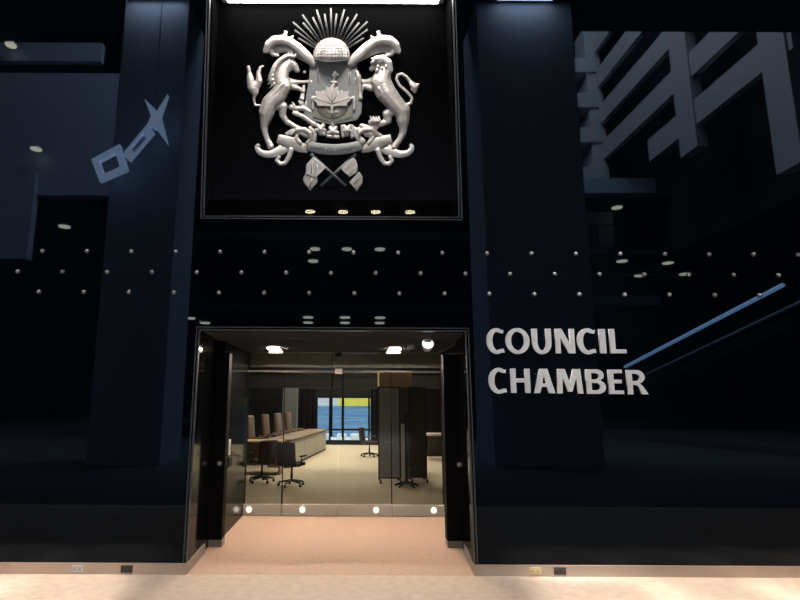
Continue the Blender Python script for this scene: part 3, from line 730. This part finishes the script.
# bulkhead, curtains
bm = B(); box(bm, -6.3, 6.3, 8.66, 9.0, 1.95, 2.28); struct('trim_8', bm, 'bulk', 'grey bulkhead beam across the chamber below its ceiling', 'beam')
bm = B()
for k in range(40):
    y = 3.1 + k * .136
    box(bm, -6.2, 6.2, y, y + .05, 2.46, 2.50)
for x in (-4.5, -2.2, 0, 2.2, 4.5): box(bm, x, x + .04, 3.1, 8.6, 2.50, 2.55)
struct('ceiling_slats', bm, 'slat', 'grey suspended slat ceiling inside the doors', 'ceiling')
def curtain(x0, x1, lab):
    bm = B(); n = int((x1 - x0) / .06); fr, bk = [], []
    for i in range(n + 1):
        x = x0 + (x1 - x0) * i / n; y = YW - .12 + .035 * math.sin(i * 1.9)
        fr.append((x, y)); bk.append((x, y + .02))
    wall_xy(bm, fr + bk[::-1], 0.01, 2.25)
    tag(obj('curtain', bm, 'curtain', smooth=False), lab, 'curtain', 'curtains at the far window')
curtain(-2.1, -1.27, 'black curtain hanging left of the far window'); curtain(.82, 1.55, 'black curtain hanging right of the far window')
# chamber lamps (above the slats and behind the bulkhead)
for x, y, lab in ((-1.2, 2.98, 'narrow ceiling panel light just inside the glass doors, left one'), (1.0, 2.98, 'narrow ceiling panel light just inside the glass doors, right one')):
    pass
k = 0
for y in (9.8, 12.2, 14.4):
    for x in (-1.4, .6):
        t = thing('panel_light', 'square ceiling panel light deep in the chamber', 'ceiling light', (x, y, 3.4), 'chamber ceiling lights')
        bm = B(); box(bm, x - .42, x + .42, y - .42, y + .42, 3.36, 3.40); obj('frame', bm, 'steel', t)
        bm = B(); box(bm, x - .4, x + .4, y - .4, y + .4, 3.345, 3.36); obj('diffuser', bm, 'lamp_ch', t)
for y in (7.3,):
    for x in (-1.6, 0, 1.6):
        t = thing('panel_light', 'square ceiling panel light above the slats of the chamber', 'ceiling light', (x, y, 3.4), 'chamber lights above the slats')
        bm = B(); box(bm, x - .42, x + .42, y - .42, y + .42, 3.36, 3.40); obj('frame', bm, 'steel', t)
        bm = B(); box(bm, x - .4, x + .4, y - .4, y + .4, 3.345, 3.36); obj('diffuser', bm, 'lamp_ch', t)

# ------------------------------------------------------------------ chamber furniture
# the long council desk runs away from the doors
A, Bq = Vector((-1.47, 8.36)), Vector((-.78, 13.3))
ax = (Bq - A).normalized(); nx = Vector((-ax.y, ax.x))          # nx points to the left
def along(s, t): q = A + ax * s + nx * t; return (q.x, q.y)
Ld = (Bq - A).length
desk = thing('council_desk', 'long council desk with pale front panels and brown wood top', 'desk', (-1.4, 10.5, 0))
npan = 3
for i in range(npan):
    s0, s1 = Ld * i / npan + .02, Ld * (i + 1) / npan - .02
    bm = B(); wall_xy(bm, [along(s0, 0), along(s1, 0), along(s1, .04), along(s0, .04)], .06, .64); obj('front_panel', bm, 'deskwhite', desk, label='pale front panel')
bm = B(); wall_xy(bm, [along(-.05, -.05), along(Ld + .05, -.05), along(Ld + .05, .6), along(-.05, .6)], .64, .685); obj('desktop', bm, 'wood', desk)
bm = B(); wall_xy(bm, [along(0, .0), along(.04, .0), along(.04, .55), along(0, .55)], 0, .64); obj('end_panel', bm, 'wood', desk)
bm = B(); wall_xy(bm, [along(Ld - .04, .0), along(Ld, .0), along(Ld, .55), along(Ld - .04, .55)], 0, .64); obj('end_panel', bm, 'wood', desk)
bm = B(); wall_xy(bm, [along(.02, .02), along(Ld, .02), along(Ld, .06), along(.02, .06)], 0, .06); obj('plinth', bm, 'plastic', desk)
sd = thing('side_desk', 'short wooden desk end with tan top behind the office chairs', 'desk', (-1.9, 7.4, 0))
bm = B(); rbox(bm, -2.5, -1.50, 7.0, 7.7, .70, .735, .006, 1); obj('desktop', bm, 'tan', sd)
bm = B(); box(bm, -2.46, -2.42, 7.05, 7.65, 0, .70); obj('side_panel', bm, 'wood', sd)
bm = B(); box(bm, -1.58, -1.54, 7.05, 7.65, 0, .70); obj('side_panel', bm, 'wood', sd)
bm = B(); box(bm, -2.42, -1.58, 7.62, 7.65, .15, .70); obj('back_panel', bm, 'wood', sd)

def office_chair(label, group):
    t = thing('office_chair', label, 'office chair', (0, 0, 0), group)
    bm = B(); rbox(bm, -.24, .24, -.24, .24, .44, .52, .035, 3); obj('seat', bm, 'chairf', t, True)
    bm = B(); rbox(bm, -.23, .23, -.045, .045, 0, .48, .04, 3, Matrix.Translation((0, .25, .5)) @ Matrix.Rotation(-.12, 4, 'X')); obj('backrest', bm, 'chairf', t, True)
    bm = B(); tube(bm, [(0, .1, .43), (0, .29, .43), (0, .31, .62)], .022, 8); obj('back_bracket', bm, 'plastic', t)
    for s in (-1, 1):
        bm = B(); tube(bm, [(s * .24, .12, .44), (s * .30, .12, .5), (s * .30, .1, .66)], .016, 8)
        a = obj('armrest', bm, 'plastic', t)
        bm = B(); rbox(bm, s * .30 - .035, s * .30 + .035, -.12, .16, .655, .69, .012, 2); obj('arm_pad', bm, 'plastic', a)
    bm = B(); lathe(bm, [(.03, .1), (.03, .28), (.022, .28), (.022, .44)], None, 12); obj('gas_post', bm, 'plastic', t)
    bm = B()
    for k in range(5):
        a = k * 2 * PI / 5 + .3
        tube(bm, [(0, 0, .13), (.29 * math.cos(a), .29 * math.sin(a), .085)], [.03, .018], 8)
    sb = obj('star_base', bm, 'plastic', t)
    for k in range(5):
        a = k * 2 * PI / 5 + .3; x, y = .29 * math.cos(a), .29 * math.sin(a)
        bm = B(); tube(bm, [(x - .02, y, .032), (x + .02, y, .032)], .032, 12); tube(bm, [(x, y, .03), (x, y, .09)], .01, 6)
        obj('caster', bm, 'plastic', sb, label='small twin wheel')
    return t
G = 'office chairs in the chamber'
ch = office_chair('burgundy office chair behind the glass door, its back turned to the doors', G)
def put(o, x, y, rz): o.location = (x, y, 0); o.rotation_euler = (0, 0, rz)
for c in ch.children:
    c.matrix_parent_inverse = Matrix.Identity(4)
    for g in c.children: g.matrix_parent_inverse = Matrix.Identity(4)
ch.scale = (.86, .86, .86)
put(ch, -1.12, 5.5, 2.75)
dup(ch, (-1.78, 6.0, 0), -2.5, 'dark office chair left of the burgundy one, seen through the left panel')
dup(ch, (.60, 11.2, 0), 1.2, 'dark office chair far back beside the window and grey partition')

# high-backed brown chairs along the far side of the desk
def council_chair(label, group):
    t = thing('council_chair', label, 'chair', (0, 0, 0), group)
    bm = B(); rbox(bm, -.27, .27, -.26, .26, .44, .55, .045, 3); obj('seat', bm, 'leather', t, True)
    bm = B(); rbox(bm, -.28, .28, -.06, .06, 0, .76, .055, 4, Matrix.Translation((0, .27, .48)) @ Matrix.Rotation(-.1, 4, 'X')); obj('backrest', bm, 'leather', t, True)
    for s in (-1, 1):
        bm = B(); tube(bm, [(s * .28, .2, .5), (s * .31, .15, .68), (s * .31, -.15, .68), (s * .28, -.18, .5)], .03, 8); obj('armrest', bm, 'leather', t, True)
    bm = B(); lathe(bm, [(.035, .1), (.035, .44)], None, 12); obj('post', bm, 'plastic', t)
    bm = B()
    for k in range(5):
        a = k * 2 * PI / 5; tube(bm, [(0, 0, .12), (.3 * math.cos(a), .3 * math.sin(a), .03)], [.035, .025], 8)
    obj('star_base', bm, 'plastic', t)
    return t
seats = [('nearest the doors', .6), ('second from the doors', 2.0), ('third from the doors', 3.4), ('farthest from the doors', 4.7)]
first = None
for lab, s_ in seats:
    lab = 'high-backed brown leather chair behind the council desk, ' + lab
    q = along(s_, .92); rz = math.atan2(nx.y, nx.x) - PI / 2
    if first is None:
        first = council_chair(lab, 'high-backed chairs behind the council desk')
        for c in first.children: c.matrix_parent_inverse = Matrix.Identity(4)
        put(first, q[0], q[1], rz)
    else: dup(first, (q[0], q[1], 0), rz, lab)

# rolling partition panels
def partition(name, x0, x1, y, z1, m, lab):
    t = thing(name, lab, 'partition panel', ((x0 + x1) / 2, y, 0), 'rolling partition panels in the chamber')
    bm = B(); rbox(bm, x0 + .02, x1 - .02, y - .02, y + .02, .09, z1 - .02, .004, 1); obj('panel', bm, m, t)
    bm = B()
    for a in ((x0, x0 + .025, .07, z1), (x1 - .025, x1, .07, z1), (x0, x1, z1 - .025, z1), (x0, x1, .07, .095)): box(bm, a[0], a[1], y - .025, y + .025, a[2], a[3])
    obj('frame', bm, 'plastic', t)
    for x in (x0 + .03, x1 - .03):
        bm = B(); tube(bm, [(x, y - .26, .055), (x, y, .085), (x, y + .26, .055)], .02, 8); f = obj('foot', bm, 'plastic', t)
        for s in (-1, 1):
            bm = B(); tube(bm, [(x - .018, y + s * .25, .032), (x + .018, y + s * .25, .032)], .032, 12); obj('caster', bm, 'plastic', f)
    return t
pa = partition('partition_panel', .60, 1.06, 6.1, 1.93, 'screen', 'grey rolling partition panel right of the chamber aisle')
bm = B()
for k, w in enumerate((.035, .025, .04, .03)): box(bm, .72 + k * .055, .72 + k * .055 + w, 6.076, 6.0795, .79, .81)
obj('notice', bm, 'white', pa, label='small row of white marks')
partition('partition_panel', 1.25, 1.62, 6.25, 1.93, 'screend', 'dark brown-grey rolling partition panel beside the right post')
t = thing('coat_stand', 'thin black upright stand between the two partition panels', 'stand', (1.14, 5.5, 0))
bm = B(); tube(bm, [(1.12, 5.5, .06), (1.12, 5.5, 1.35)], .028, 10); obj('pole', bm, 'plastic', t)
bm = B()
for k in range(5):
    a = k * 2 * PI / 5 + .2; tube(bm, [(1.12, 5.5, .09), (1.12 + .24 * math.cos(a), 5.5 + .24 * math.sin(a), .02)], [.03, .02], 8)
obj('foot', bm, 'plastic', t)
bm = B(); rbox(bm, 1.085, 1.155, 5.46, 5.54, 1.3, 1.42, .01, 2); obj('head', bm, 'plastic', t)
bm = B(); rbox(bm, 1.11, 1.19, 6.5, 6.53, 0, 1.15, .008, 1)
tag(obj('banner_stand', bm, 'white'), 'narrow pale upright strip standing between the partition panels', 'banner')
# pillar with tan top
bm = B(); box(bm, .68, 1.36, 6.75, 7.4, 0, 1.93); p = struct('trim_9', bm, 'pillar', 'grey chamber pillar with tan top behind the partitions', 'pillar')
bm = B(); box(bm, .66, 1.38, 6.70, 7.42, 1.93, 2.27); kx = struct('tan_panel', bm, 'tan', None, None, p); kx['label'] = 'tan panel at the pillar top'
bm = B(); box(bm, -2.35, -1.85, 14.0, 14.5, 0, 2.3); struct('trim_10', bm, 'pillar', 'grey chamber pillar left of the black curtain', 'pillar')
t = thing('side_table', 'small pale-topped table at the far right of the chamber', 'table', (2.5, 10.6, 0))
bm = B(); rbox(bm, 2.0, 2.9, 10.3, 10.9, .66, .72, .008, 1); obj('tabletop', bm, 'white', t)
for x, y in ((2.06, 10.36), (2.84, 10.36), (2.06, 10.84), (2.84, 10.84)):
    bm = B(); tube(bm, [(x, y, 0), (x, y, .66)], .025, 8); obj('leg', bm, 'plastic', t)
bm = B(); box(bm, 2.06, 2.84, 10.84, 10.86, .05, .66); obj('modesty_panel', bm, 'screend', t)

# ------------------------------------------------------------------ outside the far window
bm = B(); box(bm, -14, 14, YW + .2, 26, -.3, -.2); struct('ground_outside', bm, 'street', 'pale pavement outside the far window', 'ground')
bl = B()
box(bl, -12, 12, 23, 23.4, -.2, 1.35)
for z in (.25, .55, .85, 1.12): box(bl, -12, 12, 22.97, 23.0, z, z + .05)
bo = obj('facade_opposite', bl, 'bluewall'); bo['kind'] = 'structure'; bo['label'] = 'blue clad building seen through the far window'; bo['category'] = 'building'
bm = B(); box(bm, -.55, 3.5, 22.9, 23.4, 1.35, 1.9); k = obj('yellow_band', bm, 'yellow', bo); k['kind'] = 'structure'
bm = B(); box(bm, -6, -.55, 22.95, 23.4, 1.35, 2.4); k = obj('white_band', bm, 'white', bo); k['kind'] = 'structure'
for i, (x, w) in enumerate(((-1.1, .5), (-.35, .45), (.35, .6), (1.1, .4))):
    bm = B(); rbox(bm, x - w / 2, x + w / 2, 20.5, 21.0, -.2, .1, .06, 2)
    tag(obj('planter', bm, 'white'), 'low white planter on the pavement outside the far window', 'planter', 'planters outside the window')

# ------------------------------------------------------------------ the lobby behind the viewer, seen mirrored in the glass
bm = B(); box(bm, -26, 26, -10, 0.15, TOPZ, TOPZ + .6); struct('ceiling_lobby', bm, 'atrslab', 'dark ceiling slab over the front of the lobby', 'ceiling')
for x, lab in ((-6.0, 'a'), (-2.0, 'b'), (2.0, 'c'), (6.0, 'd')):  # glowing panels added out of view to light lettering, floor and lobby
    t = thing('added_lobby_light', 'unseen lobby ceiling panel added to light the glass wall and floor', 'ceiling light', (x, -1.6, TOPZ), 'added lobby ceiling lights')
    bm = B(); box(bm, x - 1.05, x + 1.05, -2.15, -1.05, TOPZ - .05, TOPZ); obj('frame', bm, 'steel', t)
    bm = B(); box(bm, x - 1.0, x + 1.0, -2.1, -1.1, TOPZ - .06, TOPZ - .05); obj('diffuser', bm, 'fill_front', t)
for x, lab in ((-5.7, 'a'), (5.05, 'b')):  # extra panels added out of view to wash the column faces
    t = thing('added_lobby_light', 'unseen lobby ceiling panel added to brighten a grey-blue column', 'ceiling light', (x, -8.33, TOPZ), 'added lights before the columns')
    bm = B(); box(bm, x - .85, x + .85, -8.58, -8.08, TOPZ - .05, TOPZ); obj('frame', bm, 'steel', t)
    bm = B(); box(bm, x - .8, x + .8, -8.56, -8.10, TOPZ - .06, TOPZ - .05); obj('diffuser', bm, 'fill_cool', t)
# unseen ceiling spotlights; those on crest and lettering are added to brighten them
def spotlight(x, y, target, watts, cone, lab, grp, col, blend=.4):
    t = thing('unseen_spotlight', lab, 'spotlight', (x, y, TOPZ), grp)
    d = (Vector(target) - Vector((x, y, TOPZ - .25))).normalized()
    mt = Matrix.Translation((x, y, TOPZ - .2)) @ d.to_track_quat('Z', 'Y').to_matrix().to_4x4()
    bm = B(); lathe(bm, [(.06, -.1), (.1, -.06), (.11, .14), (.09, .14), (.085, .02)], mt, 18); obj('housing', bm, 'plastic', t, True)
    ld = bpy.data.lights.new('spot_lamp', 'SPOT'); ld.energy = watts; ld.color = col; ld.spot_size = math.radians(cone); ld.spot_blend = blend; ld.shadow_soft_size = .08
    lo_ = bpy.data.objects.new('spot_lamp', ld); COL.objects.link(lo_)
    lo_.matrix_world = Matrix.Translation(Vector((x, y, TOPZ - .2)) + d * .2) @ d.to_track_quat('-Z', 'Y').to_matrix().to_4x4()
for x in (-1.5, 1.1): spotlight(x, -4.6, (-.2, .3, 5.05), 1750, 16.5, 'added ceiling spotlight, out of view, brightening the silver crest', 'added spotlights aimed at the crest', (1, .95, .88))
for x in (1.4, 3.2): spotlight(x, -4.6, (2.2, 0, 2.05), 2500, 9.5, 'added ceiling spotlight, out of view, brightening the lettering', 'added spotlights aimed at the lettering', (1, .97, .95))
for x in (-4.6, -3.6, -2.6, 2.3, 3.3, 4.3, 5.3): spotlight(x, -1.0, (x, -.45, 0), 5600, 7.5, 'ceiling spotlight washing the floor along the glass wall', 'spotlights along the glass wall', (1, .88, .76), .8)
bm = B(); box(bm, -26, 26, -45, -10, 33, 33.3); struct('roof', bm, 'atrdark', 'dark roof of the tall lobby atrium', 'roof')
t = thing('roof_fill_panel', 'unseen glowing panel added under the atrium roof', 'roof_fill_panel', (4, -16, 33))
bm = B(); box(bm, -10, 15, -21, -11.5, 32.9, 33.0); obj('diffuser', bm, 'fill_sky', t)  # glowing surface added out of view to light the atrium
t['kind'] = 'structure'
bm = B(); box(bm, -26, 26, -45.3, -45, 0, 33.3); struct('wall_atrium_end', bm, 'atrdark', 'dark end wall of the atrium', 'wall')
bm = B(); box(bm, -26.3, -26, -45, 0.15, 0, 33.3); struct('wall_atrium_left', bm, 'atrdark', 'dark left wall of the atrium', 'wall')
bm = B(); box(bm, 26, 26.3, -45, 0.15, 0, 33.3); struct('wall_atrium_right', bm, 'atrdark', 'dark right wall of the atrium', 'wall')
bm = B(); box(bm, -26, 26, -10.1, -10, TOPZ + .6, 33.3); struct('wall_atrium_front', bm, 'atrdark', 'dark upper wall of the atrium over the lobby ceiling', 'wall')
bm = B(); box(bm, -6.63, -4.77, -10.4, -8.7, 0, TOPZ); struct('column', bm, 'atrcol', 'broad grey-blue lobby column', 'column')
bm = B(); box(bm, 3.67, 6.44, -10.6, -8.7, 0, TOPZ); struct('column', bm, 'atrcol', 'broader grey-blue lobby column', 'column')
# balconies along the atrium's side: parapet bands and pillars
bm = B()
for z in (14.3, 16.7, 19.15, 21.7, 24.2): box(bm, 16, 16.3, -27 if z > 15 else -22, -12.3, z, z + 1.2)
struct('parapet', bm, 'atr', 'pale balcony parapets along the atrium', 'parapet')
bm = B()
for y0, y1, z0 in ((-13.7, -12.5, 10), (-19.2, -17.9, 13.2)): box(bm, 15.9, 16.4, y0, y1, z0, 26)
struct('pillar', bm, 'atr', 'pale balcony pillars along the atrium', 'pillar')
bm = B(); box(bm, 18.5, 18.7, -30, -10.2, 10, 26); struct('wall_balcony', bm, 'atrdark', 'dark wall behind the balconies', 'wall')
bm = B()
for z in (12.4, 15.2, 17.9, 20.3, 22.8): box(bm, 14.6, 16.3, -28.2, -27, z, z + 1.0)
box(bm, 15.4, 16.3, -28.5, -27.1, 11, 26)
struct('parapet', bm, 'atr', 'pale balcony parapets at the atrium end', 'parapet')
bm = B(); box(bm, 13.6, 21, -26.2, -25.9, 13.6, 15.0); struct('parapet', bm, 'atrcol', 'grey bridge parapet in the atrium', 'parapet')
# walkways across the far side, with lamps in their soffits
bm = B()
for z in (10.75, 8.85, 5.55): box(bm, -9, 8.5, -27, -18.5, z, z + .35)
struct('slab', bm, 'atrslab', 'dark walkway slabs across the atrium', 'slab')
bm = B(); box(bm, -9, 8.5, -27.2, -27, 0, 12); struct('wall_walkway', bm, 'atrdark', 'dark wall behind the walkways', 'wall')
bm = B(); box(bm, 12, 23, -28, -24.5, 13.22, 13.5); box(bm, 12, 23, -28, -24.5, 9.9, 10.1); struct('slab', bm, 'atrslab', 'dark soffit slabs right of the atrium', 'slab')
bm = B(); box(bm, -24, -14.9, -24.4, -24, 21.4, 22.6); box(bm, -24, -12, -24.6, -24, 13.0, 20.6); box(bm, -21.5, -17.8, -24.2, -23.7, 9.2, 14.2)
struct('wall_atrium_panel', bm, 'atrcol', 'grey panelled balcony fronts left of the atrium', 'wall')
dots = [(-1.97, 20, 10.70), (-.36, 20, 10.70), (1.25, 20, 10.70), (2.91, 20, 10.70), (6.13, 20, 10.72), (-1.7, 20, 8.80), (-.16, 20, 8.80), (1.43, 20, 8.80), (6.47, 20, 8.4), (-1.78, 20, 8.2),
        (-1.97, 20, 5.47), (-.23, 20, 5.47), (1.42, 20, 5.47), (-2.1, 21.8, 5.47), (-.25, 21.8, 5.47), (1.5, 21.8, 5.47), (6.12, 20, 5.38), (6.11, 20, 5.12), (-7.52, 20, 5.4), (-6.81, 20, 5.18),
        (16.09, 26, 13.15), (19.71, 26, 13.15), (16.11, 26, 9.82), (18.82, 26, 9.72), (17.09, 26, 8.95), (19.76, 26, 9.05), (-19.94, 23.4, 22.0), (-17.77, 23.4, 15.5), (-15.72, 23.4, 10.95)]
for i, (x, y, z) in enumerate(dots):
    t = thing('downlight', 'small warm downlight in a far walkway soffit', 'downlight', (x, -y, z), 'downlights in the far walkways')
    w = .24 if i < 20 else .30
    bm = B(); lathe(bm, [(w, -.03), (w, .06)], Matrix.Translation((x, -y, z)), 12); obj('lens', bm, 'lamp_dot', t)
    bm = B(); lathe(bm, [(w + .04, .02), (w + .04, .10)], Matrix.Translation((x, -y, z)), 12); obj('ring', bm, 'steel', t)
# escalator
es = thing('escalator', 'escalator with a blue-lit handrail crossing the lobby', 'escalator', (12.8, -15, 0))
lo, hi = Vector((12.28, -19, 3.16)), Vector((13.4, -11, 5.22))
bm = B(); tube(bm, [lo, hi], .07, 8); obj('light_strip', bm, 'strip', es, label='blue-white light strip')
bm = B(); o1, o2 = lo + Vector((.9, 0, -.35)), hi + Vector((.9, 0, -.35)); tube(bm, [o1, o2], .06, 8); obj('handrail', bm, 'atrcol', es)
bm = B(); quad_box(bm, [lo + Vector((.1, 0, -1.3)), hi + Vector((.1, 0, -1.3)), hi + Vector((.95, 0, -1.3)), lo + Vector((.95, 0, -1.3)),
                        lo + Vector((.1, 0, -.9)), hi + Vector((.1, 0, -.9)), hi + Vector((.95, 0, -.9)), lo + Vector((.95, 0, -.9))]); obj('truss', bm, 'atrdark', es)
bm = B(); box(bm, 14.2, 18.2, -26.1, -26, 7.2, 7.75); struct('fascia', bm, 'atrcol', 'grey fascia board across the atrium', 'fascia')
# hanging sculpture
sc = thing('hanging_sculpture', 'glowing white angular sculpture hanging before the lobby column', 'sculpture', (-6, -8, 8))
def fr_quad(bm, q, t, y0, y1):
    c = Vector((sum(p[0] for p in q) / 4, sum(p[1] for p in q) / 4)); inn = [(p[0] + (c.x - p[0]) * t, p[1] + (c.y - p[1]) * t) for p in q]
    for i in range(4):
        j = (i + 1) % 4; prism_xz(bm, [q[i], q[j], inn[j], inn[i]], y0, y1)
bm = B(); fr_quad(bm, [(-6.84, 7.86), (-6.57, 7.24), (-5.87, 7.58), (-6.13, 8.29)], .42, -8.1, -7.95); obj('frame', bm, 'art', sc)
bm = B(); prism_xz(bm, [(-6.1, 8.0), (-5.9, 7.8), (-5.25, 8.75), (-5.45, 9.0)], -8.1, -8.0); obj('bar', bm, 'atrcol', sc)
bm = B(); fr_quad(bm, [(-6.02, 8.0), (-5.8, 7.78), (-5.22, 8.6), (-5.42, 8.86)], .5, -8.0, -7.93); obj('link_frame', bm, 'art', sc)
bm = B(); prism_xz(bm, [(-4.95, 9.74), (-5.1, 9.1), (-4.86, 8.3), (-5.2, 8.75), (-5.45, 8.8), (-5.35, 9.1), (-5.56, 9.6), (-5.2, 9.25)], -8.1, -7.95); obj('star', bm, 'art', sc)
bm = B(); tube(bm, [(-5.3, -8.02, 9.1), (-5.3, -8.02, TOPZ)], .012, 6); tube(bm, [(-6.3, -8.02, 8.1), (-6.3, -8.02, TOPZ)], .012, 6); obj('cable', bm, 'steel', sc)

# ------------------------------------------------------------------ light of the sky outside, view settings
w = bpy.data.worlds.new('world'); SC.world = w; w.use_nodes = True
bg = w.node_tree.nodes['Background']; bg.inputs['Color'].default_value = (.75, .87, 1, 1); bg.inputs['Strength'].default_value = 3.6
vs = SC.view_settings
vs.view_transform = 'Standard'; vs.look = 'None'; vs.exposure = 0.0; vs.gamma = 1.0; vs.use_curve_mapping = False
SC.display_settings.display_device = 'sRGB'
SC.cycles.max_bounces = 8; SC.cycles.transparent_max_bounces = 12
SC.cycles.sample_clamp_indirect = 4.0
SC.cycles.use_denoising = True
